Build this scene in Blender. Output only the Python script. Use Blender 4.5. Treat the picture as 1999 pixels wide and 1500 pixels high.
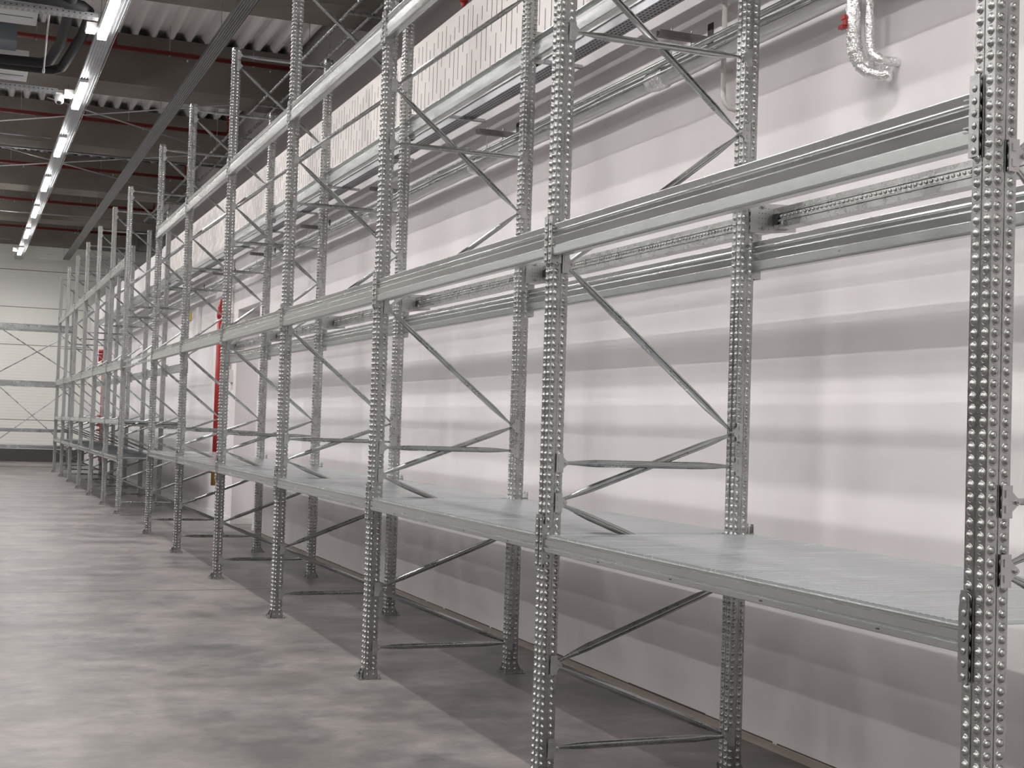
import bpy, math, random
from mathutils import Vector, Matrix
random.seed(7)
PI = math.pi
for o in list(bpy.data.objects): bpy.data.objects.remove(o)
scene = bpy.context.scene
C = scene.collection

# ------------------------------------------------------------------ camera
F_PX, YAW, PITCH, ROLL, CAM_H = 2672.77, 0.382634563, 0.0320831703, 0.0313933536, 1.64235
fw = Vector((math.sin(YAW)*math.cos(PITCH), math.cos(YAW)*math.cos(PITCH), math.sin(PITCH)))
rt = Vector((math.cos(YAW), -math.sin(YAW), 0)); up = rt.cross(fw)
r2 = math.cos(ROLL)*rt + math.sin(ROLL)*up; u2 = -math.sin(ROLL)*rt + math.cos(ROLL)*up
cam = bpy.data.cameras.new('camera'); camo = bpy.data.objects.new('camera', cam); C.objects.link(camo)
m = Matrix((r2, u2, -fw)).transposed().to_4x4(); m.translation = (0, 0, CAM_H); camo.matrix_world = m
cam.sensor_fit = 'HORIZONTAL'; cam.sensor_width = 36; cam.lens = F_PX*36/1999
cam.clip_start = 0.05; cam.clip_end = 200
scene.camera = camo

# ------------------------------------------------------------------ world, exposure
w = bpy.data.worlds.new('world'); scene.world = w; w.use_nodes = True
w.node_tree.nodes['Background'].inputs[0].default_value = (0.9, 0.93, 1, 1)
w.node_tree.nodes['Background'].inputs[1].default_value = 0.02
vs = scene.view_settings
vs.view_transform = 'Standard'; vs.look = 'None'; vs.gamma = 1; vs.use_curve_mapping = False
vs.exposure = 0.0
LAMP_W = 64.0          # watts of each 1.9 m strip lamp
LAMP_COL = (1.0, 0.965, 0.955)
LAMP_Z = 6.7
LAMP_ROWS = (1.56, -1.94, -5.44, -8.94, -12.44)
LAMP_YS = [21.75 + 4.57*k for k in range(-6, 6)]      # near ends of the lamps in a row

# ------------------------------------------------------------------ helpers
class MB:
    """collects shapes, linked as ONE mesh object"""
    def __init__(s): s.v = []; s.f = []; s.mi = []; s.cur = 0; s.sm = []
    def add(s, vs_, fs, smooth=False):
        b = len(s.v); s.v += [tuple(q) for q in vs_]
        for f in fs: s.f.append([b+i for i in f]); s.mi.append(s.cur); s.sm.append(smooth)
    def box(s, x0, x1, y0, y1, z0, z1):
        s.add([(x, y, z) for x in (x0, x1) for y in (y0, y1) for z in (z0, z1)],
              [(0,1,3,2), (4,6,7,5), (0,4,5,1), (2,3,7,6), (0,2,6,4), (1,5,7,3)])
    def loft(s, rings, closed=True, smooth=False, cap=True):
        n = len(rings[0]); vv = [p for r in rings for p in r]; ff = []
        for k in range(len(rings)-1):
            for i in range(n if closed else n-1):
                j = (i+1) % n; ff.append((k*n+i, k*n+j, (k+1)*n+j, (k+1)*n+i))
        if cap and closed:
            ff.append(tuple(range(n-1, -1, -1))); ff.append(tuple(range((len(rings)-1)*n, len(rings)*n)))
        s.add(vv, ff, smooth)
    def tube(s, pts, r, n=10, smooth=True, wob=0):
        pts = [Vector(p) for p in pts]; rings = []
        a = None
        for i, p in enumerate(pts):
            t = (pts[min(i+1, len(pts)-1)] - pts[max(i-1, 0)]).normalized()
            if a is None: a = t.orthogonal().normalized()
            a = (a - t*a.dot(t)).normalized(); b = t.cross(a)
            rr = (r[i] if isinstance(r, (list, tuple)) else r)
            rings.append([p + (a*math.cos(2*PI*k/n) + b*math.sin(2*PI*k/n))*(rr*(1+random.uniform(-wob, wob))) for k in range(n)])
        s.loft(rings, smooth=smooth)
    def build(s, name, mats, parent=None):
        me = bpy.data.meshes.new(name)
        me.from_pydata(s.v, [], s.f)
        if not isinstance(mats, (list, tuple)): mats = [mats]
        for m_ in mats: me.materials.append(m_)
        me.polygons.foreach_set('material_index', s.mi); me.polygons.foreach_set('use_smooth', s.sm)
        me.update()
        o = bpy.data.objects.new(name, me); C.objects.link(o)
        if parent: o.parent = parent
        return o
def mesh_obj(name, me, parent=None, loc=(0,0,0), rz=0):
    o = bpy.data.objects.new(name, me); C.objects.link(o); o.location = loc; o.rotation_euler = (0,0,rz)
    if parent: o.parent = parent
    return o
def tag(o, label, cat, group=None, kind=None):
    o['label'] = label; o['category'] = cat
    if group: o['group'] = group
    if kind: o['kind'] = kind
    return o
def thing(name, label, cat, loc=(0,0,0), group=None):
    o = bpy.data.objects.new(name, None); C.objects.link(o); o.location = loc; o.empty_display_size = .1
    return tag(o, label, cat, group)
def struct(name, mb, mats):
    o = mb.build(name, mats); o['kind'] = 'structure'; return o
ORD = ['nearest', 'second', 'third', 'fourth', 'fifth', 'sixth', 'seventh', 'eighth', 'ninth', 'tenth',
       'eleventh', 'twelfth', 'thirteenth', 'farthest']

# ------------------------------------------------------------------ materials
def mat(name, col, rough=.5, metal=0, spec=.5):
    m_ = bpy.data.materials.new(name); m_.use_nodes = True
    b = m_.node_tree.nodes['Principled BSDF']
    b.inputs['Base Color'].default_value = (*col, 1); b.inputs['Roughness'].default_value = rough
    b.inputs['Metallic'].default_value = metal; b.inputs['Specular IOR Level'].default_value = spec
    return m_, m_.node_tree, b
def noise_mix(nt, b, c1, c2, scale, stretch=(1,1,1), detail=4, lo=.35, hi=.65, coord='Object', sock='Base Color', rough=.6):
    N, L = nt.nodes, nt.links
    tc = N.new('ShaderNodeTexCoord'); mp = N.new('ShaderNodeMapping'); mp.inputs['Scale'].default_value = stretch
    no = N.new('ShaderNodeTexNoise'); no.inputs['Scale'].default_value = scale; no.inputs['Detail'].default_value = detail
    no.inputs['Roughness'].default_value = rough
    cr = N.new('ShaderNodeValToRGB'); cr.color_ramp.elements[0].position = lo; cr.color_ramp.elements[1].position = hi
    cr.color_ramp.elements[0].color = (*c1, 1); cr.color_ramp.elements[1].color = (*c2, 1)
    L.new(tc.outputs[coord], mp.inputs[0]); L.new(mp.outputs[0], no.inputs[0]); L.new(no.outputs[0], cr.inputs[0])
    if sock: L.new(cr.outputs[0], b.inputs[sock])
    return cr, no, mp, tc
def galv(name, c1, c2, rough=.36, scale=9, metal=.9, stretch=(1,1,1), bump=0):
    m_, nt, b = mat(name, c1, rough, metal)
    cr, no, mp, tc = noise_mix(nt, b, c1, c2, scale, stretch, 5, .3, .7)
    N, L = nt.nodes, nt.links
    rr = N.new('ShaderNodeMapRange'); rr.inputs[3].default_value = rough-.08; rr.inputs[4].default_value = rough+.1
    L.new(no.outputs[0], rr.inputs[0]); L.new(rr.outputs[0], b.inputs['Roughness'])
    if bump:
        n2 = N.new('ShaderNodeTexNoise'); n2.inputs['Scale'].default_value = scale*2; L.new(mp.outputs[0], n2.inputs[0])
        bp = N.new('ShaderNodeBump'); bp.inputs['Strength'].default_value = bump; bp.inputs['Distance'].default_value = .01
        L.new(n2.outputs[0], bp.inputs['Height']); L.new(bp.outputs[0], b.inputs['Normal'])
    return m_
M = {}
M['post'] = galv('galvanised_post', (.34,.345,.34), (.46,.465,.46), .27, 14, 1.0)
M['beam'] = galv('galvanised_beam', (.46,.48,.475), (.60,.625,.62), .25, 3, 1.0, stretch=(1,.25,1))
M['brace'] = galv('galvanised_brace', (.36,.37,.37), (.48,.49,.49), .27, 8, 1.0)
M['clip'] = galv('galvanised_clip', (.40,.40,.40), (.52,.52,.52), .33, 10)
M['strut'] = mat('dark_strut', (.16,.15,.145), .5, .3)[0]
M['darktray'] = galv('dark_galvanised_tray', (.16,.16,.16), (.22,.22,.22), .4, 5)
M['deck'] = galv('galvanised_deck', (.50,.535,.545), (.66,.69,.70), .24, 5, metal=.85, stretch=(.25,14,1))
M['tray'] = galv('galvanised_tray', (.42,.43,.45), (.52,.53,.55), .38, 5)
M['foil'] = galv('aluminium_foil', (.60,.60,.60), (.70,.70,.70), .34, 4, bump=.30)
M['foil_rough'] = galv('crinkled_foil', (.85,.85,.85), (.95,.95,.95), .22, 30, bump=1.0)
M['black'] = mat('black_foam', (.012,.012,.013), .75)[0]
M['dark'] = mat('dark_slot', (.06,.055,.055), .8)[0]
M['red'] = mat('red_pipe_paint', (.36,.022,.02), .4)[0]
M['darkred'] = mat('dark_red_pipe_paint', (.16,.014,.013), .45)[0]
M['white'] = mat('white_plastic', (.78,.77,.76), .4)[0]
M['pvc'] = mat('pale_pvc', (.62,.6,.58), .45)[0]
M['panelwhite'] = mat('white_acoustic_panel', (.80,.76,.74), .6)[0]
M['hvac'] = mat('pale_grey_sheet', (.55,.56,.57), .45)[0]
M['bay_shade'] = mat('painted_bay_darkness', (.018,.02,.032), .6)[0]  # darkness of the open side bay, put into the wall colour
M['brass'] = mat('brass_valve', (.35,.2,.08), .4, .8)[0]
M['yellow'] = mat('sign_yellow', (.7,.55,.12), .5)[0]

def wall_mat():
    m_, nt, b = mat('white_plaster', (.8,.775,.775), .5, 0, .3)
    noise_mix(nt, b, (.78,.75,.755), (.83,.805,.81), 1.4, (1,1,.25), 3, .35, .65)
    N, L = nt.nodes, nt.links
    tc = N.new('ShaderNodeTexCoord'); n = N.new('ShaderNodeTexNoise'); n.inputs['Scale'].default_value = 3
    mp = N.new('ShaderNodeMapping'); mp.inputs['Scale'].default_value = (1, 3, .35)
    L.new(tc.outputs['Object'], mp.inputs[0]); L.new(mp.outputs[0], n.inputs[0])
    bp = N.new('ShaderNodeBump'); bp.inputs['Strength'].default_value = .25; bp.inputs['Distance'].default_value = .02
    L.new(n.outputs[0], bp.inputs['Height']); L.new(bp.outputs[0], b.inputs['Normal'])
    return m_
M['wall'] = wall_mat()
def concrete(name, c1, c2, scale=.6):
    m_, nt, b = mat(name, c1, .85, 0, .2); noise_mix(nt, b, c1, c2, scale, (1,1,1), 6, .3, .7); return m_
M['concrete'] = concrete('dark_concrete', (.17,.152,.136), (.25,.228,.206))
M['upper'] = concrete('grey_render', (.29,.272,.268), (.33,.31,.305), .4)
M['sheet'] = mat('white_roof_sheet', (.88,.86,.85), .45)[0]
def end_wall_mat():
    m_, nt, b = mat('sandwich_panel', (.80,.80,.76), .45, 0, .5)
    N, L = nt.nodes, nt.links
    g = N.new('ShaderNodeNewGeometry'); s = N.new('ShaderNodeSeparateXYZ'); L.new(g.outputs['Position'], s.inputs[0])
    a = N.new('ShaderNodeMath'); a.operation = 'MULTIPLY'; a.inputs[1].default_value = 2*PI/.1
    L.new(s.outputs[2], a.inputs[0])
    sn = N.new('ShaderNodeMath'); sn.operation = 'SINE'; L.new(a.outputs[0], sn.inputs[0])
    bp = N.new('ShaderNodeBump'); bp.inputs['Strength'].default_value = .35; bp.inputs['Distance'].default_value = .003
    L.new(sn.outputs[0], bp.inputs['Height']); L.new(bp.outputs[0], b.inputs['Normal'])
    return m_
M['endwall'] = end_wall_mat()
def floor_mat():
    m_, nt, b = mat('polished_concrete', (.3,.28,.27), .32, 0, .3)
    N, L = nt.nodes, nt.links
    cr, no, mp, tc = noise_mix(nt, b, (.118,.110,.107), (.268,.250,.243), 1.1, (1,1.0,1), 10, .36, .62, sock=None, rough=.68)
    # bluish trowel patches, stretched a little across the aisle
    cr2, *_ = noise_mix(nt, b, (0,0,0), (1,1,1), .62, (1,.9,1), 8, .50, .68, sock=None, rough=.72)
    mx = N.new('ShaderNodeMix'); mx.data_type = 'RGBA'; mx.inputs[7].default_value = (.058,.064,.072,1)
    k = N.new('ShaderNodeMath'); k.operation = 'MULTIPLY'; k.inputs[1].default_value = .85
    L.new(cr2.outputs[0], k.inputs[0]); L.new(k.outputs[0], mx.inputs[0]); L.new(cr.outputs[0], mx.inputs[6])
    # fine trowel streaks
    cr3, *_ = noise_mix(nt, b, (.80,.80,.80), (1.10,1.09,1.09), 9, (.8,1.2,1), 8, .3, .7, sock=None, rough=.7)
    mu = N.new('ShaderNodeMix'); mu.data_type = 'RGBA'; mu.blend_type = 'MULTIPLY'; mu.inputs[0].default_value = 1
    L.new(mx.outputs[2], mu.inputs[6]); L.new(cr3.outputs[0], mu.inputs[7])
    # saw-cut joints
    g = N.new('ShaderNodeNewGeometry'); s = N.new('ShaderNodeSeparateXYZ'); L.new(g.outputs['Position'], s.inputs[0])
    def line(axis, at, wd, dark=.35):
        nonlocal mu
        a = N.new('ShaderNodeMath'); a.operation = 'SUBTRACT'; a.inputs[1].default_value = at; L.new(s.outputs[axis], a.inputs[0])
        ab = N.new('ShaderNodeMath'); ab.operation = 'ABSOLUTE'; L.new(a.outputs[0], ab.inputs[0])
        lt = N.new('ShaderNodeMath'); lt.operation = 'LESS_THAN'; lt.inputs[1].default_value = wd; L.new(ab.outputs[0], lt.inputs[0])
        m3 = N.new('ShaderNodeMix'); m3.data_type = 'RGBA'; m3.inputs[7].default_value = (.05,.035,.03,1)
        L.new(lt.outputs[0], m3.inputs[0]); L.new(mu.outputs[2], m3.inputs[6]); mu = m3
    line(1, 13.3, .014)
    L.new(mu.outputs[2], b.inputs['Base Color'])
    rr = N.new('ShaderNodeMapRange'); rr.inputs[3].default_value = .30; rr.inputs[4].default_value = .50
    L.new(no.outputs[0], rr.inputs[0]); L.new(rr.outputs[0], b.inputs['Roughness'])
    n4 = N.new('ShaderNodeTexNoise'); n4.inputs['Scale'].default_value = 5; L.new(tc.outputs['Object'], n4.inputs[0])
    bp = N.new('ShaderNodeBump'); bp.inputs['Strength'].default_value = .12; bp.inputs['Distance'].default_value = .01
    L.new(n4.outputs[0], bp.inputs['Height']); L.new(bp.outputs[0], b.inputs['Normal'])
    return m_
M['floor'] = floor_mat()
def emis(name, col, s):
    m_, nt, b = mat(name, (.9,.9,.9), .5)
    b.inputs['Emission Color'].default_value = (*col, 1); b.inputs['Emission Strength'].default_value = s
    return m_
M['lamp'] = emis('lamp_diffuser', (1,.97,.95), 40)

# ------------------------------------------------------------------ setting
WX = 4.01; WT = 5.35; UX = 5.4; YN = -8.0; YF = 49.0; XL = -20.0; CZ = 8.16
mb = MB(); mb.box(XL-.3, 8.5, YN-.3, YF+.3, -.3, 0); struct('floor', mb, M['floor'])
NY0, NY1, NZ, ND = 19.9, 21.6, 3.37, .5
mb = MB(); mb.cur = 0
mb.box(WX+ND, UX, YN, YF, 0, WT)
mb.box(WX, WX+ND, YN, NY0, 0, WT); mb.box(WX, WX+ND, NY1, YF, 0, WT); mb.box(WX, WX+ND, NY0, NY1, NZ, WT)
struct('wall_right', mb, M['wall'])
mb = MB(); mb.box(UX, UX+.3, YN, 40.6, WT-.02, 8.5); mb.box(UX+.3, 8.5, 40.3, 40.6, WT-.02, 8.5); struct('wall_right_upper', mb, M['upper'])
mb = MB(); mb.box(8.2, 8.5, 40.6, YF, 0, 8.5); mb.box(UX, 8.2, 40.6, YF, WT-.1, WT); struct('wall_side_bay', mb, M['bay_shade'])
mb = MB(); mb.box(XL, 8.5, YF, YF+.3, 0, 8.5)
struct('wall_end', mb, M['endwall'])
mb = MB(); mb.box(XL-.3, XL, YN, YF, 0, 8.5); struct('wall_left', mb, M['concrete'])
mb = MB(); mb.box(XL, 8.5, YN-.3, YN, 0, 8.5); struct('wall_back', mb, M['endwall'])
mb = MB(); mb.box(XL, WX, YF-.03, YF, 0, .42); struct('baseboard_end', mb, mat('dark_plinth', (.07,.068,.065), .6)[0])
mb = MB()
for z in (5.2, 6.46, 7.39, 1.4, 2.67, 3.93): mb.box(XL, 8.2, YF-.004, YF, z-.012, z+.012)
struct('trim_1', mb, mat('panel_joint', (.22,.22,.2), .7)[0])
mb = MB(); rng = random.Random(3)
y = YN
while y < 19.8:                                     # chipped plaster edge above the floor
    l = rng.uniform(.15, 1.1); mb.box(WX-.0025, WX, y, min(y+l, 19.85), .040, .040+rng.uniform(.005,.011)); y += l+rng.uniform(.0,.05)
struct('trim_2', mb, mat('plaster_gap', (.10,.08,.07), .9)[0])
mb = MB(); mb.box(WX-.012, WX, YN, NY0, 0, .038); struct('baseboard_right', mb, mat('pale_footing', (.34,.30,.27), .7)[0])
mb = MB(); mb.box(WX-.012, WX, NY1, 42, 0, .10); mb.box(WX+ND-.012, WX+ND, NY0, NY1, 0, .10); mb.box(WX-.012, WX+ND, NY1-.012, NY1, 0, .1)
mb.box(WX-.012, WX, 19.55, NY0, .038, .1); struct('baseboard_niche', mb, M['white'])
# corrugated roof sheet: trapezoid ribs running along the hall
mb = MB(); x = XL; P_ = .30; A_ = .15; prof = []
while x < 8.5:
    prof += [(x, CZ), (x+.06, CZ), (x+.12, CZ+A_), (x+.24, CZ+A_)]; x += P_
prof.append((x, CZ))
v = [(a, yy, b_) for yy in (YN, YF) for a, b_ in prof]; n = len(prof)
mb.add(v, [(i, i+1, n+i+1, n+i) for i in range(n-1)])
mb.box(XL-.3, 8.5, YN-.3, YF+.3, CZ+A_+.01, CZ+A_+.2)
struct('ceiling', mb, M['sheet'])
BY = [24+6*k for k in range(-5, 5)]
for i, yb in enumerate(BY):
    mb = MB(); mb.box(XL, UX, yb, min(yb+1.04, YF), 7.32, CZ); mb.box(XL, UX, yb+.0, min(yb+1.04,YF), 7.30, 7.32)
    o = mb.build('concrete_roof_beam', M['concrete']); o['kind'] = 'structure'; o.name = f'ceiling_beam_{i+1}'

# ------------------------------------------------------------------ upright mesh (beaded, C section)
PITCH_K = 1/30.0; HT = 5.50; W2, D2 = .0385, .040
def section():
    g = .0022; gw = .002
    outer = [(W2,gw),(W2,D2),(gw,D2),(gw,D2-g),(-gw-.003,D2-g),(-gw-.003,D2),(-W2,D2),(-W2,gw+.002),(-W2+g,gw+.002),(-W2+g,-gw),(-W2,-gw),
             (-W2,-D2),(-gw-.003,-D2),(-gw-.003,-D2+g),(gw,-D2+g),(gw,-D2),(W2,-D2),(W2,-gw),(W2-g*1.5,-gw),(W2-g*1.5,gw)]
    inner = []
    return outer+inner
def upright_mesh(name, hi, h=HT):
    mb = MB(); sc = section()
    mb.loft([[(a, b_, z) for a, b_ in sc] for z in (.008, h)])
    if hi: prof = [(.0132,0),(.0122,.0016),(.0112,.0016),(.0101,.0001),(.0094,.0030),(.0075,.0062),(.0045,.0082),(.0018,.0088)]; n = 12
    else: prof = [(.0125,0),(.0115,.0012),(.0100,.0002),(.0078,.0058),(.0030,.0085)]; n = 6
    cols = [((-W2, yy), (-1,0)) for yy in (-.021,.021)] + [((xx, -D2), (0,-1)) for xx in (-.021,.021)] \
         + [((xx, D2), (0,1)) for xx in (-.021,.021)] + [((W2, yy), (1,0)) for yy in (-.021,.021)]
    for (cx, cy), (nx, ny) in cols:
        tx, ty = -ny, nx
        k = 0
        while True:
            z = .03 + k*PITCH_K; k += 1
            if z > h-.015: break
            vv = []; ff = []
            for r, e in prof:
                for i in range(n):
                    a = 2*PI*i/n; s_ = math.cos(a)*r; t_ = math.sin(a)*r*1.1
                    vv.append((cx+nx*e+tx*s_, cy+ny*e+ty*s_, z+t_))
            for q in range(len(prof)-1):
                for i in range(n):
                    j = (i+1) % n; ff.append((q*n+i, q*n+j, (q+1)*n+j, (q+1)*n+i))
            ff.append(tuple(range((len(prof)-1)*n, len(prof)*n)))
            mb.add(vv, ff, True)
    o = mb.build(name, M['post'] if hi else M['post_far']); me = o.data; bpy.data.objects.remove(o); return me
M['post_far'] = galv('galvanised_post_far', (.36,.365,.36), (.44,.445,.44), .38, 14, 1.0)
UP_HI = upright_mesh('upright', True); UP_MID = upright_mesh('upright_mid', False); UP_LO = upright_mesh('upright_far', False)
UP_MID.materials[0] = M['post']
def base_mesh():
    mb = MB(); mb.box(-.085,.062,-.072,.072,0,.007)
    # side cheeks flaring to the plate
    for s_ in (-1, 1):
        mb.add([(-.05,s_*.042,.007),(.05,s_*.042,.007),(.045,s_*.042,.062),(-.04,s_*.042,.062),(-.05,s_*.045,.007),(.05,s_*.045,.007),(.045,s_*.045,.062),(-.04,s_*.045,.062)],
               [(0,1,2,3),(4,7,6,5),(0,4,5,1),(1,5,6,2),(2,6,7,3),(3,7,4,0)])
    mb.add([(-.075,-.03,.007),(-.041,-.03,.075),(-.041,-.027,.075),(-.041,-.027,.007),(-.075,-.027,.007),(-.041,-.03,.007)], [(0,5,1),(4,2,3),(0,1,2,4)])
    mb.add([(-.075,.03,.007),(-.041,.03,.075),(-.041,.027,.075),(-.041,.027,.007),(-.075,.027,.007),(-.041,.03,.007)], [(0,5,1),(4,2,3),(0,1,2,4)])
    for bx_, by_ in ((-.066,0),(.052,.052),(.052,-.052),(-.066,.055),(-.066,-.055)):
        mb.tube([(bx_,by_,.007),(bx_,by_,.018)], .010, 6, False)
        mb.tube([(bx_,by_,.018),(bx_,by_,.028)], .005, 6, False)
    o = mb.build('base_plate', M['post']); me = o.data; bpy.data.objects.remove(o); return me
BASE = base_mesh()
def bracket_mesh():
    # clip on the post's near face with an ear carrying a bolt; ear points to +x
    mb = MB(); mb.box(-.016,.018,-.0035,0,-.043,.043)
    for z in (-.0205,.0205): mb.box(-.007,.006,-.0075,-.0035,z-.010,z+.010)
    mb.add([(.018,-.003,-.026),(.018,-.003,.026),(.032,-.003,.013),(.040,-.003,.008),(.040,-.003,-.008),(.032,-.003,-.013),
            (.018,0,-.026),(.018,0,.026),(.032,0,.013),(.040,0,.008),(.040,0,-.008),(.032,0,-.013)],
           [(5,4,3,2,1,0),(6,7,8,9,10,11)]+[(i,(i+1)%6,6+(i+1)%6,6+i) for i in range(6)])
    mb.tube([(.032,-.003,0),(.032,-.010,0)], .008, 6, False); mb.tube([(.032,-.010,0),(.032,-.014,0)], .004, 8, False)
    mb.tube([(.032,.0,0),(.032,.030,0)], .005, 8, False)
    o = mb.build('brace_bracket', M['clip']); me = o.data; bpy.data.objects.remove(o); return me
BRK = bracket_mesh()
XF, XR = 2.5185, 3.5015       # centres of front and rear posts
def brace_mesh(x0, z0, x1, z1, yo):
    mb = MB(); a = Vector((x0,0,z0)); b_ = Vector((x1,0,z1)); d = b_-a; L_ = d.length; t = d/L_; nrm = Vector((-t.z,0,t.x))
    if nrm.z < 0: nrm = -nrm
    rings = []
    for s_, wv, dv in ((0,.016,.005),(.04,.018,.006),(.09,.026,.012),(.16,.0335,.022),(L_-.16,.0335,.022),(L_-.09,.026,.012),(L_-.04,.018,.006),(L_,.016,.005)):
        p = a+t*s_; hw = wv/2; hd = dv/2; th = min(.003, wv*.12); td = min(.003, dv*.35)
        td = dv*.35
        pr = [(-hw,hd),(-hw,-hd*.1),(-hw*.62,-hd*.85),(-hw*.30,-hd),(-hw*.20,-hd+td),(hw*.20,-hd+td),(hw*.30,-hd),(hw*.62,-hd*.85),(hw,-hd*.1),(hw,hd)]
        rings.append([p + nrm*q + Vector((0, yo+r, 0)) for q, r in pr])
    mb.loft(rings)
    o = mb.build('brace', M['brace']); me = o.data; bpy.data.objects.remove(o); return me
fx, rx = XF+W2+.014, XR-W2-.014     # bolt lines
DIAG = [('R',.20,'F',.575),('F',.575,'R',.94),('R',.94,'F',1.31),('F',1.31,'R',1.655),('R',1.655,'F',2.40),('F',2.40,'R',3.105),
        ('R',3.105,'F',3.85),('F',3.85,'R',4.58),('R',4.58,'F',5.31)]
BRACES = []
for i, (s0, z0, s1, z1) in enumerate(DIAG):
    dz = .012 if z1 > z0 else -.012
    BRACES.append(brace_mesh(fx if s0 == 'F' else rx, z0+dz, fx if s1 == 'F' else rx, z1-dz, -.020 if i % 2 else -.008))
for z in (.20, 1.49, 3.475, 5.42): BRACES.append(brace_mesh(fx, z, rx, z, -.030))
NODES = [('F',z) for z in (.20,.575,1.31,1.49,2.40,3.475,3.85,5.31,5.42)] + [('R',z) for z in (.20,.94,1.49,1.655,3.105,3.475,4.58,5.42)]

YP = [2.880,5.746,8.580,11.375,14.219,17.030,19.790,23.694,26.193,29.055,31.886,34.716,37.581,40.428]
for k, yk in enumerate(YP):
    who = {0:'nearest rack frame at the right edge, closest to the camera', 13:'farthest rack frame of the row, beside the end wall racks',
           6:'seventh rack frame counted from the right, last before the passage gap', 7:'eighth rack frame counted from the right, first beyond the passage gap'}.get(
           k, f'{ORD[k]} rack frame counted from the right edge of the row')
    t = thing('rack_frame', f'galvanised {who}', 'rack frame', (0, yk, 0), 'frames of the long galvanised rack')
    me = UP_HI if k < 4 else (UP_MID if k < 7 else UP_LO)
    for xc, rz in ((XF, 0), (XR, PI)):
        u = mesh_obj('upright', me, t, (xc, 0, 0), rz)
        mesh_obj('base_plate', BASE, u)
    for bm in BRACES: mesh_obj('brace', bm, t)
    for s_, z in NODES:
        if s_ == 'F': mesh_obj('brace_bracket', BRK, t, (XF+W2-.018, -D2-.0005-.0065, z))
        else:
            o = mesh_obj('brace_bracket', BRK, t, (XR-W2+.018, -D2-.0005-.0065, z)); o.scale = (-1, 1, 1)

# ------------------------------------------------------------------ beams
def beam_mesh(L_, kind, s_):
    """box section along +y from 0..L_, outward side = s_ * x; z = 0 at the bottom"""
    if kind == 'tall':
        h = .147
        half = [(.026,h),(.0265,h-.003),(.018,h-.024),(.0195,h-.027),(.0255,h-.029),(.027,h-.032),(.0255,h-.036),(.020,h-.040),(.018,h-.054),
                (.020,h-.057),(.0255,h-.059),(.027,h-.063),(.0262,h-.070),(.0235,h-.097),(.0245,h-.0995),(.0275,h-.101),(.0268,.010),(.024,.004),(.018,0)]
    else:
        h = .072
        half = [(.020,h),(.027,h-.002),(.027,h-.005),(.020,h-.008),(.020,h-.012),(.026,h-.014),(.025,.032),(.019,.029),(.019,.025),(.029,.022),(.029,.019),(.025,.002),(.022,0)]
    prof = [(s_*a, b_) for a, b_ in half] + [(-s_*a, b_) for a, b_ in reversed(half)]
    mb = MB(); mb.loft([[(a, yy, b_) for a, b_ in prof] for yy in (.001, L_-.001)])
    if kind == 'low':
        yy = .35
        while yy < L_-.2:
            mb.cur = 1; mb.box(s_*.0292-.0004, s_*.0292+.0004, yy-.007, yy+.007, .010, .014); mb.cur = 0; yy += .62
    o = mb.build('rack_beam', [M['beam'], M['dark']]); me = o.data; bpy.data.objects.remove(o); return me
def connector_mesh(L_, kind, s_, end):
    """hooked end plate lapping the outer face of the post; end 0 at y=0, 1 at y=L_"""
    mb = MB(); d = -1 if end == 0 else 1; y0 = 0 if end == 0 else L_
    z0, z1 = (-.030,.190) if kind == 'tall' else ((-.075,.155) if s_ < 0 else (-.04,.115))
    xo = s_*.0285
    ya, yb = sorted((y0, y0+d*.036))
    xa, xb = sorted((xo+s_*.0005, xo+s_*.0035))
    mb.box(xa, xb, ya, yb, z0, z1)
    if kind == 'tall': mb.box(*sorted((-s_*.02, xo+s_*.0035)), *sorted((y0, y0-d*.003)), z0, z1)
    else: mb.box(*sorted((-s_*.01, xo+s_*.0035)), *sorted((y0, y0-d*.003)), z0+.02, z1-.03)
    # hooks showing as beads, and small pressed tabs on the beam face
    k = 0; z = z0+.016
    while z < z1-.008:
        rr = []
        for r, e in ((.0092,0),(.0075,.0035),(.003,.0055)):
            rr.append([(xo+s_*(.0035+e), y0+d*.018+math.cos(2*PI*i/8)*r, z+math.sin(2*PI*i/8)*r*1.1) for i in range(8)])
        mb.loft(rr, smooth=True); z += PITCH_K
    if kind == 'tall':
        for z in (.040, .052, .128, .112): mb.box(*sorted((s_*.020, s_*.0300)), *sorted((y0-d*.006, y0-d*.028)), z, z+.004)
    else:
        mb.box(*sorted((xo+s_*.0035, xo+s_*.0055)), ya+.006, yb-.006, z1-.035, z1+.012)
    o = mb.build('connector', M['post']); me = o.data; bpy.data.objects.remove(o); return me
XBF, XBR = 2.500, 3.546     # centre x of front and rear beams
cache = {}
def put_beam(y0, y1, z, kind, side, label):
    s_ = -1 if side == 'front' else 1
    L_ = round(y1-y0-.081, 3)
    key = (L_, kind, s_)
    if key not in cache: cache[key] = (beam_mesh(L_, kind, s_), connector_mesh(L_, kind, s_, 0), connector_mesh(L_, kind, s_, 1))
    bm, c0, c1 = cache[key]
    o = mesh_obj('rack_beam', bm, None, (XBF if side == 'front' else XBR, y0+.0405, z))
    tag(o, label, 'rack beam', 'load beams of the long galvanised rack')
    mesh_obj('connector', c0, o); mesh_obj('connector', c1, o)
    return o
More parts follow.
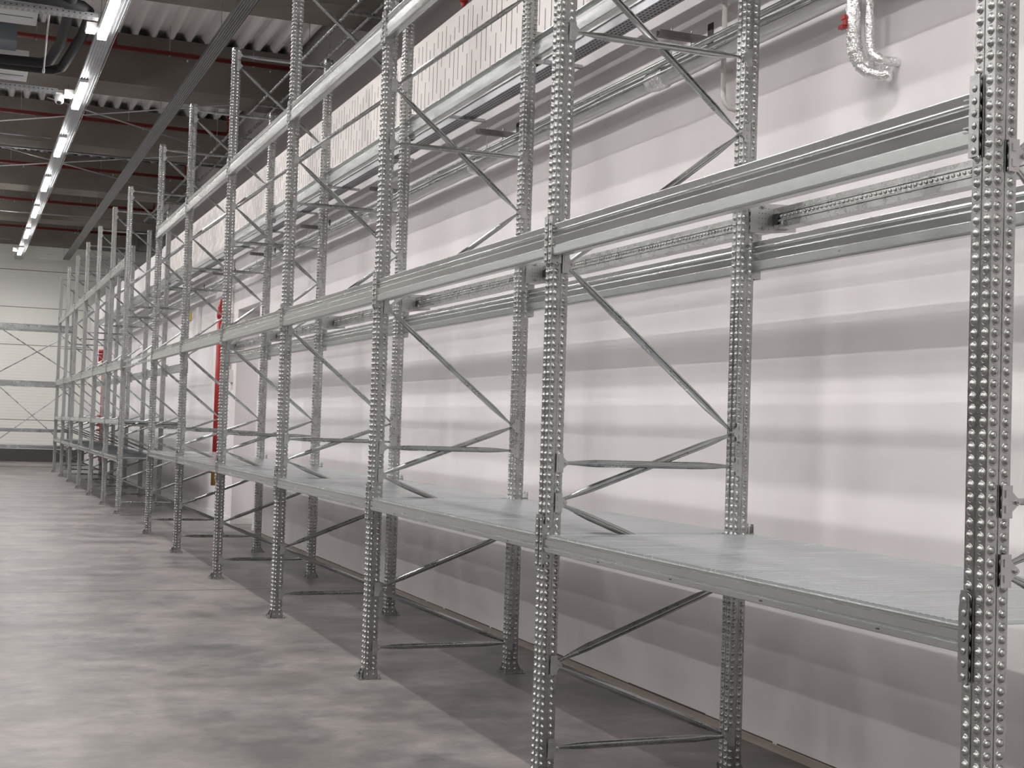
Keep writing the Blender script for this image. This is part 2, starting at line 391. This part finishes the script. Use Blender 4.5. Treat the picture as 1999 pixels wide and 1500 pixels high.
def deck_mesh(L_):
    """ribbed galvanised shelf panels spanning front to rear beam"""
    mb = MB(); x0, x1 = XBF-.016, XBR+.016; y = .0; prof = []
    p_ = .03
    n = int(L_/p_); st = L_/n
    for i in range(n):
        a = i*st
        d_ = -.0045 if i % 10 else -.010
        wv = .009 if i % 10 else .005
        prof += [(a, d_), (a+wv*.4, d_), (a+wv, 0), (a+st*.5, .0007), (a+st-wv*.5, 0)]
    prof += [(L_, -.0035)]
    top = [(x, a, b_) for x in (x0, x1) for a, b_ in prof]; n = len(prof)
    mb.add(top, [(i, i+1, n+i+1, n+i) for i in range(n-1)])
    mb.add([(x, a, b_-.0012) for x in (x0, x1) for a, b_ in prof], [(i+1, i, n+i, n+i+1) for i in range(n-1)])
    mb.box(x0, x0+.0015, 0, L_, -.012, -.0005); mb.box(x1-.0015, x1, 0, L_, -.012, -.0005)
    for q in range(1, 10): mb.box(x0+.03, x1-.03, L_*q/10-.001, L_*q/10+.001, -.035, -.011)
    o = mb.build('shelf_deck', M['deck']); me = o.data; bpy.data.objects.remove(o); return me
BAYN = ['first bay from the right', 'second bay from the right', 'third bay from the right', 'fourth bay from the right', 'fifth bay from the right', 'sixth bay from the right']
FARN = ['first far bay past the gap', 'second far bay past the gap', 'third far bay past the gap', 'fourth far bay past the gap', 'fifth far bay past the gap', 'last far bay by the end wall']
def bays():
    for k in range(13):
        if k == 6: continue
        yield k, YP[k], YP[k+1], (BAYN[k] if k < 6 else FARN[k-7]), k >= 7
dc = {}
for k, y0, y1, nm, far in bays():
    lev = [('mid height', 2.43, 'tall'), ('top', 4.155, 'tall')]
    lev += [('upper shelf', 1.482, 'low'), ('lower shelf', .865, 'low')] if far else [('shelf', 1.086, 'low')]
    for ln, z, kind in lev:
        for side in ('front', 'rear'):
            adj = 'deep ribbed' if kind == 'tall' else 'slim'
            put_beam(y0, y1, z, kind, side, f'{adj} galvanised {side} {ln} beam of the {nm}')
    for z, wn in (((1.482+.0745, 'upper'), (.865+.0745, 'lower')) if far else ((1.086+.0745, 'single'),)):
        L_ = round(y1-y0-.094, 3)
        if L_ not in dc: dc[L_] = deck_mesh(L_)
        o = mesh_obj('shelf_deck', dc[L_], None, (0, y0+.047, z+.006))
        tag(o, f'grooved galvanised {wn} shelf deck of the {nm}', 'shelf', 'shelf decks of the long rack')
# thin ties bridging the passage gap
for z, nm in ((2.53, 'upper'), (2.435, 'lower')):
    mb = MB(); mb.box(XBF-.012, XBF+.012, YP[6]+.045, YP[7]-.045, z, z+.028); mb.box(XBF-.026, XBF-.022, YP[6]-.03, YP[6]+.07, z-.02, z+.05); mb.box(XBF-.026, XBF-.022, YP[7]-.07, YP[7]+.03, z-.02, z+.05)
    tag(mb.build('tie_rail', M['brace']), f'{nm} of the two slim tie rails crossing the passage gap in the rack', 'tie rail', 'tie rails over the gap')

# ------------------------------------------------------------------ rear horizontal spacer bars on bracket plates
def spacer_bar(k):
    y0, y1 = YP[k]-.047, YP[k+1]-.051; L_ = y1-y0
    t = thing('spacer_bar', f'horizontal beaded bar behind the rear posts in the {BAYN[k]}', 'rack bar', (3.675, y0, 2.70), 'beaded bars behind the rack')
    mb = MB()
    prof = [(-.036,.050),(.036,.050),(.036,-.050),(-.036,-.050),(-.036,-.022),(-.043,-.019),(-.043,-.012),(-.036,-.008),(-.034,.016),(-.040,.019),(-.040,.024),(-.036,.028)]
    mb.loft([[(a, yy, b_) for a, b_ in prof] for yy in (0, L_)])
    q = .03
    while q < L_-.02:
        rr = []
        for r, e in ((.0105,0),(.008,.005),(.003,.0072)):
            rr.append([(-.0352-e, q+math.cos(2*PI*i/8)*r, .004+math.sin(2*PI*i/8)*r*.85) for i in range(8)])
        mb.loft(rr, smooth=True); q += PITCH_K
    mb.build('bar', M['post'], t)
    mb = MB(); mb.box(-.0445,-.0435, L_-.05, L_-.003, -.030, .020); mb.build('end_cap', M['black'], t)
    mb = MB(); mb.tube([(-.036,L_-.1,-.03),(-.052,L_-.1,-.03)], .011, 6, False); mb.build('bolt', M['beam'], t)
for k in range(6): spacer_bar(k)
for k in range(0, 7):
    nm = 'frame at the right edge' if k == 0 else f'{ORD[k]} frame from the right'
    t = thing('bracket_plate', f'perforated galvanised bracket plate on the rear post of the {nm}', 'bracket', (0, YP[k], 2.70), 'wall side bracket plates')
    mb = MB(); mb.box(XR+W2-.030, 3.60, -.050, -.047, -.075, .070)
    mb.add([(3.60,-.050,-.075),(3.768,-.050,-.055),(3.768,-.050,.075),(3.735,-.050,.075),(3.60,-.050,.072),(3.60,-.047,-.075),(3.768,-.047,-.055),(3.768,-.047,.075),(3.735,-.047,.075),(3.60,-.047,.072)],
           [(0,1,2,3,4),(9,8,7,6,5)]+[(i,(i+1)%5,5+(i+1)%5,5+i) for i in range(5)])
    mb.cur = 1
    for i in range(4):
        for j in range(5):
            mb.box(3.555+i*.018, 3.559+i*.018, -.0506, -.050, -.055+j*.025, -.051+j*.025)
    mb.build('plate', [M['clip'], M['dark']], t)
    for z in (.052, -.052):
        mb = MB(); mb.tube([(3.575,-.050,z),(3.575,-.060,z)], .010, 6, False); mb.tube([(3.575,-.060,z),(3.575,-.068,z)], .005, 8, False); mb.build('bolt', M['post'], t)

# ------------------------------------------------------------------ wall services
# slotted white acoustic panels high on the wall
yy = -1.0; PL = 2.42; i = 0
while yy < 29.5:
    mb = MB(); mb.box(WX-.038, WX-.003, yy+.004, yy+PL-.004, 4.38, 5.335); mb.cur = 1
    q = .06; c = 0
    PAT = [[(.05,.33),(.44,.72),(.80,.92)], [(.12,.24),(.34,.66),(.74,.92)], [(.07,.40),(.52,.84)], [(.16,.46),(.56,.68),(.76,.90)], [(.05,.20),(.30,.62),(.72,.92)]]
    while q < PL-.05:
        for a, b_ in PAT[(c*2) % 5]:
            mb.box(WX-.0386, WX-.038, yy+q-.0055, yy+q+.0055, 5.335-b_, 5.335-a)
        q += .115; c += 1
    o = mb.build('slotted_panel', [M['panelwhite'], M['dark']])
    nmk = ['nearest camera', 'second', 'third', 'fourth', 'fifth', 'sixth', 'seventh', 'eighth', 'ninth', 'tenth', 'eleventh', 'twelfth', 'thirteenth'][i]
    tag(o, f'white wall panel with staggered vertical slots high on the wall, {nmk} in its row' if i else 'white slotted panel high on the wall, nearest the camera in its row', 'wall panel', 'slotted panels along the wall')
    yy += PL; i += 1
# perforated cable tray
t = thing('cable_tray', 'perforated galvanised cable tray running along the white wall under the slotted panels', 'cable tray', (0,0,0))
mb = MB(); TY0, TY1 = 0, 41
mb.box(3.800, 3.803, TY0, TY1, 4.24, 4.30); mb.box(3.803, 3.93, TY0, TY1, 4.24, 4.243); mb.box(3.93, 3.933, TY0, TY1, 4.24, 4.30)
mb.cur = 1; q = TY0+.03
while q < 30:
    for xx in (3.812, 3.842, 3.872, 3.902):
        mb.box(xx, xx+.010, q, q+.026, 4.2392, 4.24)
    q += .045
mb.build('tray', [M['tray'], M['dark']], t)
mb = MB(); mb.box(3.790, 3.792, TY0, TY1, 4.300, 4.375); mb.box(3.792, 3.86, TY0, TY1, 4.300, 4.302)
mb.build('side_rail', M['clip'], t)
for k in range(14):
    q = 4.9+1.95*k
    mb = MB(); mb.box(3.70, WX-.002, q, q+.035, 4.215, 4.2392); mb.build('support_arm', M['brace'], t)
# foil wrapped duct with rail
t = thing('foil_wrapped_pipe', 'long foil wrapped pipe with a bright rail running along the white wall', 'pipe', (0,0,0))
mb = MB(); pts = []; rr = []; q = -2.0
while q < 42: pts.append((3.865, q, 3.792+.003*math.sin(q*5))); rr.append(.056+.002*math.sin(q*7.3)+random.uniform(-.001,.001)); q += .12
mb.tube(pts, rr, 20, True, .006); mb.build('foil_jacket', M['foil'], t)
mb = MB(); mb.tube([(3.80,-2,3.847),(3.80,42,3.847)], .018, 8); mb.build('rail', M['beam'], t)
mb = MB(); mb.tube([(3.800,-2,3.790),(3.800,42,3.790)], .007, 6); mb.build('thin_pipe', M['brace'], t)
for k in range(12):
    mb = MB(); q = 4.1+3.15*k; mb.tube([(3.865,q+.02*i_,3.792) for i_ in range(12)], [.059,.063,.064,.066,.063,.065,.064,.066,.062,.064,.062,.058], 16, True, .05); mb.build('joint_collar', M['foil_rough'], t)
# cantilever strut brackets holding the pipe
SB = [7.0, 10.0, 13.0, 15.95, 19.0, 22.0, 25.0]
for i, q in enumerate(SB):
    t = thing('strut_bracket', f'grey strut bracket with threaded rods holding the foil pipe, {["nearest","second nearest","third nearest","fourth nearest","fifth nearest","sixth nearest","farthest"][i]} one', 'bracket', (0,q,0), 'strut brackets over the foil pipe')
    mb = MB(); a = 3.66
    mb.box(a, WX-.006, -.0205, .0205, 3.935, 3.938); mb.box(a, WX-.006, -.0205, -.018, 3.938, 3.975); mb.box(a, WX-.006, .018, .0205, 3.938, 3.975)
    mb.box(a+.03, WX-.006, -.018, .018, 3.971, 3.975)
    mb.build('strut', M['strut'], t)
    mb = MB(); mb.box(WX-.006, WX, -.03, .03, 3.93, 4.06); mb.build('wall_plate', M['dark'], t)
    for xx in (3.75, 3.88):
        mb = MB(); mb.tube([(xx,0,3.82),(xx,0,3.998)], .004, 6, False); mb.build('threaded_rod', M['beam'], t)
# pale drain pipe on the wall
t = thing('drain_pipe', 'pale plastic pipe running down the white wall beside the second frame', 'pipe', (0,0,0))
mb = MB(); mb.tube([(3.952,6.75,5.3),(3.952,6.75,4.5),(3.952,6.745,3.62),(3.952,6.74,3.56),(3.955,6.72,3.52),(3.97,6.70,3.49),(4.01,6.69,3.48)], .015, 10); mb.build('pipe', M['pvc'], t)
for z in (3.70, 4.15, 4.6, 5.0):
    mb = MB(); mb.tube([(3.952,6.75,z),(3.952,6.75,z+.025)], .020, 10, False); mb.box(3.952, WX-(.04 if z > 4.3 else 0), 6.74, 6.76, z+.002, z+.022); mb.build('clip', M['pvc'], t)
# foil wrapped elbow going into the wall
t = thing('foil_wrapped_elbow', 'crinkled foil wrapped elbow pipe entering the white wall near the right edge', 'pipe', (0,0,0))
mb = MB()
def sub(pts, n):
    out = []
    for i in range(len(pts)-1):
        a, b_ = Vector(pts[i]), Vector(pts[i+1])
        for k in range(n): out.append(a.lerp(b_, k/n))
    out.append(Vector(pts[-1])); return out
pts = sub([(3.86,5.39,3.80),(3.86,5.39,3.56),(3.865,5.385,3.48),(3.885,5.375,3.43),(3.93,5.36,3.405),(4.03,5.33,3.40)], 8)
mb.tube(pts, [.036+random.uniform(-.0045,.0045) for _ in pts], 12, True, .09); mb.build('foil_pipe', M['foil_rough'], t)
mb = MB(); pts = sub([(3.90,5.32,3.78),(3.90,5.32,3.52),(3.90,5.30,3.45),(3.92,5.26,3.415),(4.03,5.24,3.41)], 6)
mb.tube(pts, [.022+random.uniform(-.002,.002) for _ in pts], 10, True, .06); mb.build('side_pipe', M['foil_rough'], t)
mb = MB(); pts = sub([(3.87,5.36,3.405),(3.90,5.33,3.37),(3.93,5.27,3.345),(3.955,5.22,3.335)], 3)
mb.tube(pts, .026, 10, True, .05); mb.build('end_stub', M['foil_rough'], t)
mb = MB(); mb.box(3.815,3.835,5.39,5.42,3.60,3.635); mb.box(3.812,3.832,5.395,5.43,3.632,3.65); mb.box(3.80,3.825,5.395,5.43,3.585,3.603); mb.build('red_tag', M['red'], t)

# red risers
t = thing('red_riser', 'red hydrant riser pipe with valve against the white wall near the doorway recess', 'fire pipe', (3.90,22.62,0))
mb = MB(); mb.tube([(0,0,1.0),(0,0,3.30)], .042, 12); mb.build('pipe', M['red'], t)
mb = MB(); mb.tube([(0,0,3.30),(0,0,3.36),(0,0,3.39),(0,0,3.46),(0,-.02,3.50)], [.05,.055,.035,.04,.03], 10); mb.tube([(-.05,0,3.40),(.05,0,3.40)], .025, 8)
mb.tube([(0,0,3.46),(.0,-.06,3.53),(0,-.04,3.60)], .022, 8); mb.build('valve_head', M['red'], t)
mb = MB(); mb.tube([(0,0,.55),(0,0,.95),(0,0,1.0)], [.05,.05,.07], 10); mb.tube([(0,0,.78),(-.13,0,.78)], .03, 8); mb.tube([(0,0,.86),(.10,0,.90)], .022, 8); mb.build('valve_body', M['brass'], t)
mb = MB(); mb.box(-.07,.07,-.07,.07,.99,1.03); mb.build('flange', M['red'], t)
t = thing('red_riser', 'far red riser pipe with wheel valves seen through the distant frames', 'fire pipe', (3.86,41.6,0))
mb = MB(); mb.tube([(0,0,.3),(0,0,3.5)], .06, 10); mb.build('pipe', M['red'], t)
mb = MB(); mb.box(-.16,.10,-.08,.08,3.2,3.42); mb.box(-.1,.12,-.09,.09,2.95,3.1); mb.tube([(-.16,0,3.5),(.12,0,3.5)], .06, 8); mb.build('valve_head', M['red'], t)
mb = MB()
for z in (1.2,1.34,1.5,1.62): mb.tube([(-.14,0,z),(.10,0,z)], .035, 8)
mb.build('valve_body', M['red'], t)
mb = MB(); mb.tube([(4.2,11.943,5.30),(4.2,11.943,5.56),(4.2,11.943,5.60)], [.02,.02,.035], 10); mb.tube([(4.2,11.943,5.60),(4.2,11.943,5.68)], [.045,.03], 10)
tag(mb.build('red_sprinkler_stub', M['red']), 'small dark red pipe stub standing on top of the white wall', 'fire pipe')
# sign, socket, trunking
t = thing('wall_sign', 'small yellow safety sign with a dark cross mark on the wall beyond the red riser', 'sign', (WX-.03,26.49,3.575))
mb = MB(); mb.box(0,.03,-.16,.16,-.075,.075); mb.build('sign_board', M['yellow'], t)
mb = MB()
for a in (-1, 1):
    mb.add([(-.001,-.07,-a*.06),(-.001,-.045,-a*.06),(-.001,.07,a*.06),(-.001,.045,a*.06),(0,-.07,-a*.06),(0,-.045,-a*.06),(0,.07,a*.06),(0,.045,a*.06)], [(0,1,2,3),(4,7,6,5),(0,4,5,1),(2,6,7,3)])
mb.build('mark', M['dark'], t)
t = thing('socket_box', 'small white socket box on the wall left of the doorway recess', 'socket', (WX-.07,21.95,2.33))
mb = MB(); mb.box(0,.07,-.10,.10,-.10,.10); mb.build('housing', M['white'], t)
mb = MB(); mb.box(-.002,0,-.03,.03,.04,.07); mb.box(-.002,0,-.03,.03,-.07,-.04); mb.build('outlet', M['dark'], t)
t = thing('conduit_pipe', 'thin vertical grey conduit above the socket box on the white wall', 'conduit', (WX-.02,22.0,0))
mb = MB(); mb.tube([(0,0,2.43),(0,0,4.2)], .013, 8); mb.build('pipe', M['pvc'], t)
mb = MB(); mb.box(-.02,.02,-.03,.03,3.28,3.34); mb.build('clip', M['pvc'], t)
t = thing('trunking', 'white vertical trunking dropping down the wall beyond the yellow sign', 'trunking', (WX-.10,25.3,0))
mb = MB(); mb.box(.04,.098,-.12,.12,3.0,3.66); mb.build('body', M['white'], t)
for z in (3.12, 3.0):
    mb = MB(); mb.tube([(.04,0,z),(.04,.9,z)], .012, 8); mb.build('pipe', M['brace'], t)

# ------------------------------------------------------------------ ceiling services
def strip_light(x, y0, label, vis):
    t = thing('strip_light', label, 'ceiling light', (x, y0, LAMP_Z), 'strip lights hanging in rows')
    mb = MB(); mb.box(-.06,.06,0,1.84,.012,.06); mb.build('housing', M['white'], t)
    mb = MB(); mb.box(-.055,.055,.02,1.82,-.03,.012); mb.build('diffuser', M['lamp'], t)
    l = bpy.data.lights.new('lamp', 'AREA'); l.shape = 'RECTANGLE'; l.size = .11; l.size_y = 1.80; l.energy = LAMP_W; l.color = LAMP_COL; l.spread = math.radians(158)
    lo = bpy.data.objects.new('lamp', l); C.objects.link(lo); lo.parent = t; lo.location = (0,.92,-.034)
for r, x in enumerate(LAMP_ROWS):
    vis = [y for y in LAMP_YS if y > 17]
    for y in LAMP_YS:
        if r == 0 and y in vis:
            lab = f'glowing strip lamp under the ribbed tray, {ORD[vis.index(y)] if vis.index(y) < len(vis)-1 else "farthest"} of the lit row'
        elif r == 0: lab = f'strip lamp of the lit row, out of the picture, {ORD[LAMP_YS.index(y)]} from the back wall'
        else: lab = f'strip lamp in the {["","second","third","fourth","fifth"][r]} row leftward, {ORD[LAMP_YS.index(y)]} along it, out of view'
        strip_light(x, y, lab, r == 0)
def trunk(x, wd, label, z, mm='tray'):
    t = thing('ceiling_tray', label, 'cable tray', (x, 0, z))
    mb = MB(); n = 6; prof = []
    for i in range(n):
        a = -wd/2 + wd*i/n; s_ = wd/n
        prof += [(a, 0), (a+s_*.35, 0), (a+s_*.5, .012), (a+s_*.85, .012)]
    prof.append((wd/2, 0))
    bot = [(a, b_) for a, b_ in prof]; topp = [(wd/2, .06), (wd/2-.003, .06), (wd/2-.003, .018), (-wd/2+.003, .018), (-wd/2+.003, .06), (-wd/2, .06)]
    sc = bot+topp
    mb.loft([[(a, q, b_) for a, b_ in sc] for q in (-7.5, 48.6)]); mb.build('tray', M[mm], t)
    for k in range(9):
        q = 0.4+6*k-.0
        for s_ in (-1, 1):
            mb = MB(); mb.tube([(s_*wd*.48, q, .03), (s_*wd*.48, q, 7.30-z)], .004, 5, False); mb.build('hanger_rod', M['brace'], t)
    return t
tl = trunk(1.61, .24, 'ribbed galvanised tray carrying the row of glowing strip lamps', LAMP_Z+.06)
mb = MB(); mb.tube([(.145,-7.5,.02),(.145,48.6,.02)], .006, 6); mb.build('edge_wire', M['beam'], tl)
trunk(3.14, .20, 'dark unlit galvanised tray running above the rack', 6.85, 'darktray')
for i, yb in enumerate(BY):
    yp = yb-.8
    if yp < 10: continue
    t = thing('sprinkler_pipe', f'red sprinkler pipe crossing the ceiling, {["nearest and mostly out of frame","second","third","fourth","fifth","sixth","farthest by the end wall"][min(6, i-(len(BY)-len([b for b in BY if b-.8>=10])))]} of the row', 'sprinkler pipe', (0, yp+.0, 7.7), 'red pipes across the ceiling')
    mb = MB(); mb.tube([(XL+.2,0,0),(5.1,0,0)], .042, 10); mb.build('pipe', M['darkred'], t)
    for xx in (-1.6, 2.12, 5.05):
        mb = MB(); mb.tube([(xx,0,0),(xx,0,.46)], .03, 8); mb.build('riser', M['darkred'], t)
    for xx in (.9, 3.0, 4.4):
        mb = MB(); mb.tube([(xx,0,.03),(xx,0,.46)], .006, 5, False); mb.box(xx-.012,xx+.012,-.05,.05,-.05,-.043); mb.build('hanger', M['brace'], t)
        mb = MB(); mb.tube([(xx+.3,0,-.04),(xx+.3,0,-.10)], [.012,.02], 8); mb.build('sprinkler_head', M['brace'], t)
# twin wall pipes high on the upper wall
for x, z, nm in ((4.66, 7.2, 'upper'), (4.98, 7.2, 'lower')):
    t = thing('wall_pipe', f'{nm} of the twin grey steel pipes along the high side wall', 'pipe', (x,0,z), 'twin pipes along the side wall')
    mb = MB(); mb.tube([(0,4,0),(0,40,0)], .028, 10); mb.build('pipe', M['brace'], t)
    for k in range(12):
        mb = MB(); q = 5.3+3*k; mb.tube([(0,q,0),(0,q+.05,0)], .036, 10, False); mb.build('coupling', M['brace'], t)
        if nm == 'lower' and k % 1 == 0:
            mb = MB(); mb.tube([(-.36,q+.5,-.05),(.41,q+.5,-.05)], .02, 6, False); mb.build('arm', M['brace'], t)
    for k in range(8):
        mb = MB(); q = 8.2+4*k; mb.tube([(0,q,.02),(0,q,8.12-z)], .005, 5, False); mb.build('hanger_rod', M['brace'], t)
# bracing rods and conduits under the roof beams
RODS = [((-3.0,31.3,7.22),(4.3,24.25,7.22),.014,'steel bracing rod slanting across the ceiling, nearest of the falling pair'),
        ((1.2,25.17,7.17),(4.3,28.15,7.17),.014,'steel bracing rod slanting across the ceiling, nearest of the rising pair'),
        ((-3.0,36.7,7.25),(4.3,29.7,7.25),.014,'steel bracing rod farther back on the ceiling, falling to the right'),
        ((-2.0,27.5,7.14),(4.9,34.6,7.14),.014,'steel bracing rod farther back on the ceiling, rising to the right')]
for a, b_, r, lab in RODS:
    mb = MB(); mb.tube([a, b_], r, 8); tag(mb.build('bracing_rod', M['tray']), lab, 'bracing rod', 'ceiling bracing rods')
for yq, x1, lab, rr in ((30.4, 5.2, 'long pale conduit crossing the ceiling behind the lamp row', .022), (29.0, 1.5, 'corrugated pale cable crossing the ceiling to the third lamp', .02), (40.2, 5.1, 'thin pale conduit crossing the far ceiling', .02), (46.8,1.4,'thin conduit reaching the last lamp',.02)):
    mb = MB(); mb.tube([(XL+.5,yq,7.2),(x1,yq,7.2)], rr, 8); tag(mb.build('conduit', M['tray']), lab, 'conduit', 'conduits across the ceiling')
# perforated struts across
for yq, x1, lab in ((18.35,1.46,'perforated steel strut crossing the ceiling above the air unit'), (22.93,1.25,'perforated steel strut across the ceiling carrying the dome camera')):
    mb = MB(); mb.box(-6,x1,yq,yq+.16,6.78,6.785); mb.box(-6,x1,yq,yq+.004,6.785,6.84); mb.box(-6,x1,yq+.156,yq+.16,6.785,6.84); mb.cur = 1
    q = -2.0
    while q < x1-.05: mb.box(q,q+.035,yq+.045,yq+.06,6.7792,6.78); mb.box(q,q+.035,yq+.105,yq+.12,6.7792,6.78); mb.box(q,q+.02,yq-.0008,yq,6.805,6.82); q += .07
    tag(mb.build('perforated_strut', [M['tray'], M['dark']]), lab, 'strut', 'perforated struts on the ceiling')
for y0, y1, x1, z0, lab in ((19.15,19.9,.76,6.98,'grey boxed air unit by the nearest perforated strut'), (22.6,23.35,.78,6.98,'grey boxed air unit farther back near the dome camera')):
    t = thing('air_unit', lab, 'air unit', (0,0,0), 'ceiling air units')
    mb = MB(); mb.box(-2.2,x1,y0,y1,z0,z0+.32); mb.build('casing', M['hvac'], t)
    mb = MB(); mb.box(-2.0,x1-.06,y0+.34,y0+.36,z0-.004,z0); mb.build('seam', M['dark'], t)
    mb = MB(); 
    for q in (.1,.35,.6): mb.tube([(x1,y0+q,z0+.05),(x1+.02,y0+q,z0+.05)], .012, 6, False)
    mb.build('bolt', M['dark'], t)
mb = MB(); mb.box(-2.2,.55,20.9,21.5,7.0,7.25)
t = tag(mb.build('duct_box', mat('blue_grey_sheet', (.16,.18,.21), .5)[0]), 'dark blue grey duct box between the two air units', 'duct')
t = thing('black_refrigerant_pipe', 'thick black foam wrapped pipe looping from the air unit, left of the pair', 'insulated pipe', (0,0,6.90))
mb = MB(); mb.tube([(-1.926,21.619,0),(0.347,21.677,0),(0.915,21.619,0),(1.030,21.427,0),(1.107,20.416,.0),(1.117,19.549,.0),(1.112,18.682,.02),(1.107,17.623,.06)], .072, 12); mb.build('pipe', M['black'], t)
t = thing('black_refrigerant_pipe', 'thick black foam wrapped pipe looping from the air unit, right of the pair', 'insulated pipe', (0,0,6.90))
mb = MB(); mb.tube([(0.289,21.908,-.02),(1.107,21.908,-.02),(1.223,21.764,0),(1.281,20.993,0),(1.367,19.741,0),(1.377,19.067,0),(1.348,18.538,0),(1.252,18.345,0),(1.107,18.278,0),(0.770,18.249,0),(-0.963,18.201,0)], .072, 12); mb.build('pipe', M['black'], t)
t = thing('drop_rod', 'pale threaded rod hanging past the black pipes', 'rod', (.93,20.9,0))
mb = MB(); mb.tube([(-.07,-2.45,6.798),(0.035,.84,6.80)], .012, 8); mb.build('rod', M['tray'], t)
mb = MB(); mb.tube([(0.03,.66,6.80),(0.036,.88,6.80)], .02, 8); mb.build('sleeve', M['tray'], t)
t = thing('dome_camera', 'white dome security camera with a dark lens below the perforated strut', 'camera', (1.275,23.0,6.68))
mb = MB()
rings = [[(math.cos(2*PI*i/16)*r, math.sin(2*PI*i/16)*r, z) for i in range(16)] for r, z in ((.065,.08),(.072,.02),(.074,-.02),(.06,-.055),(.034,-.072))]
mb.loft(rings, smooth=True); mb.build('housing', M['white'], t)
mb = MB(); mb.loft([[(math.cos(2*PI*i/12)*r+.0, math.sin(2*PI*i/12)*r-.035, z) for i in range(12)] for r, z in ((.040,-.04),(.038,-.065),(.020,-.080))], smooth=True); mb.build('lens', M['black'], t)
mb = MB(); mb.box(-.05,.05,-.05,.05,.07,.10); mb.build('mount', M['white'], t)
for x, y, lab in ((1.415,18.9,'nearest'), (1.415,23.0,'second'), (1.415,45.9,'farthest')):
    t = thing('emergency_light', f'small white emergency light box beside the lamp row, {lab} of three', 'emergency light', (x,y,6.76), 'emergency light boxes')
    mb = MB(); mb.box(-.07,.074,-.14,.14,.0,.07); mb.build('housing', M['white'], t)
    mb = MB(); mb.box(-.06,.06,-.13,.13,-.02,0); mb.build('cover', emis('emergency_cover', (1,.98,.95), 3.0) if 'emergency_cover' not in bpy.data.materials else bpy.data.materials['emergency_cover'], t)

# ------------------------------------------------------------------ rack against the end wall
EY0, EY1 = 43.45, 44.45
frames_x = (3.15, -.85, -4.85)
for i, x in enumerate(frames_x):
    t = thing('rack_frame', f'rack frame of the end wall rack, {["hidden behind the long rack at right","left of the long rack past the photo edge","farthest left"][i]}', 'rack frame', (x,0,0), 'frames of the end wall rack')
    for y in (EY0, EY1):
        u = mesh_obj('upright', UP_LO, t, (0,y,0), PI/2 if y == EY0 else -PI/2); mesh_obj('base_plate', BASE, u)
    for zz in range(6):
        mb = MB(); z = .4+.8*zz; mb.tube([(0,EY0,z),(0,EY1,z+(.7 if zz % 2 else 0))], .015, 6, False); mb.build('brace', M['brace'], t)
for bi in range(2):
    xa, xb = frames_x[bi+1]+.045, frames_x[bi]-.045
    bn = ['behind the long rack', 'left of the long rack'][bi] if False else ['right bay', 'left bay'][bi]
    for z, h, nm in ((4.14,.16,'top'), (2.44,.16,'middle'), (1.07,.075,'shelf height'), (.575,.075,'low')):
        for y, sd, sg in ((EY0-.03,'front',-1), (EY1+.03,'rear',1)):
            mb = MB()
            half = [(.025,h),(.018,h-.01),(.018,h*.8),(.026,h*.75),(.018,h*.7),(.018,h*.55),(.026,h*.5),(.024,.005),(.018,0)]
            sc = [(sg*a, b_) for a, b_ in half]+[(-sg*a, b_) for a, b_ in reversed(half)]
            mb.loft([[(xx, y+a, z+b_) for a, b_ in sc] for xx in (xa, xb)])
            tag(mb.build('rack_beam', M['beam']), f'{sd} {nm} beam of the end wall rack, {bn}', 'rack beam', 'beams of the end wall rack')
    for z, nm in ((.655,'low'),(1.15,'middle')):
        mb = MB(); mb.box(xa, xb, EY0-.03, EY1+.03, z, z+.02); tag(mb.build('shelf_deck', M['deck']), f'{nm} shelf deck of the end wall rack, {bn}', 'shelf', 'decks of the end wall rack')
for x0, z0, x1, z1, nm in ((.2,4.75-.02,3.15,2.90,'upper falling'), (-.85,1.67,3.15,4.15,'upper rising'), (.2,3.20,3.15,.62,'lower falling'), (.75,.50,3.15,2.42,'lower rising')):
    yr = EY1+(.085 if 'falling' in nm else .13)+(.09 if 'lower' in nm else 0)
    mb = MB(); mb.tube([(x0,yr,z0),(x1,yr,z1)], .016, 6, False)
    tag(mb.build('cross_rod', M['brace']), f'{nm} cross bracing rod behind the end wall rack', 'bracing rod', 'cross rods of the end wall rack')
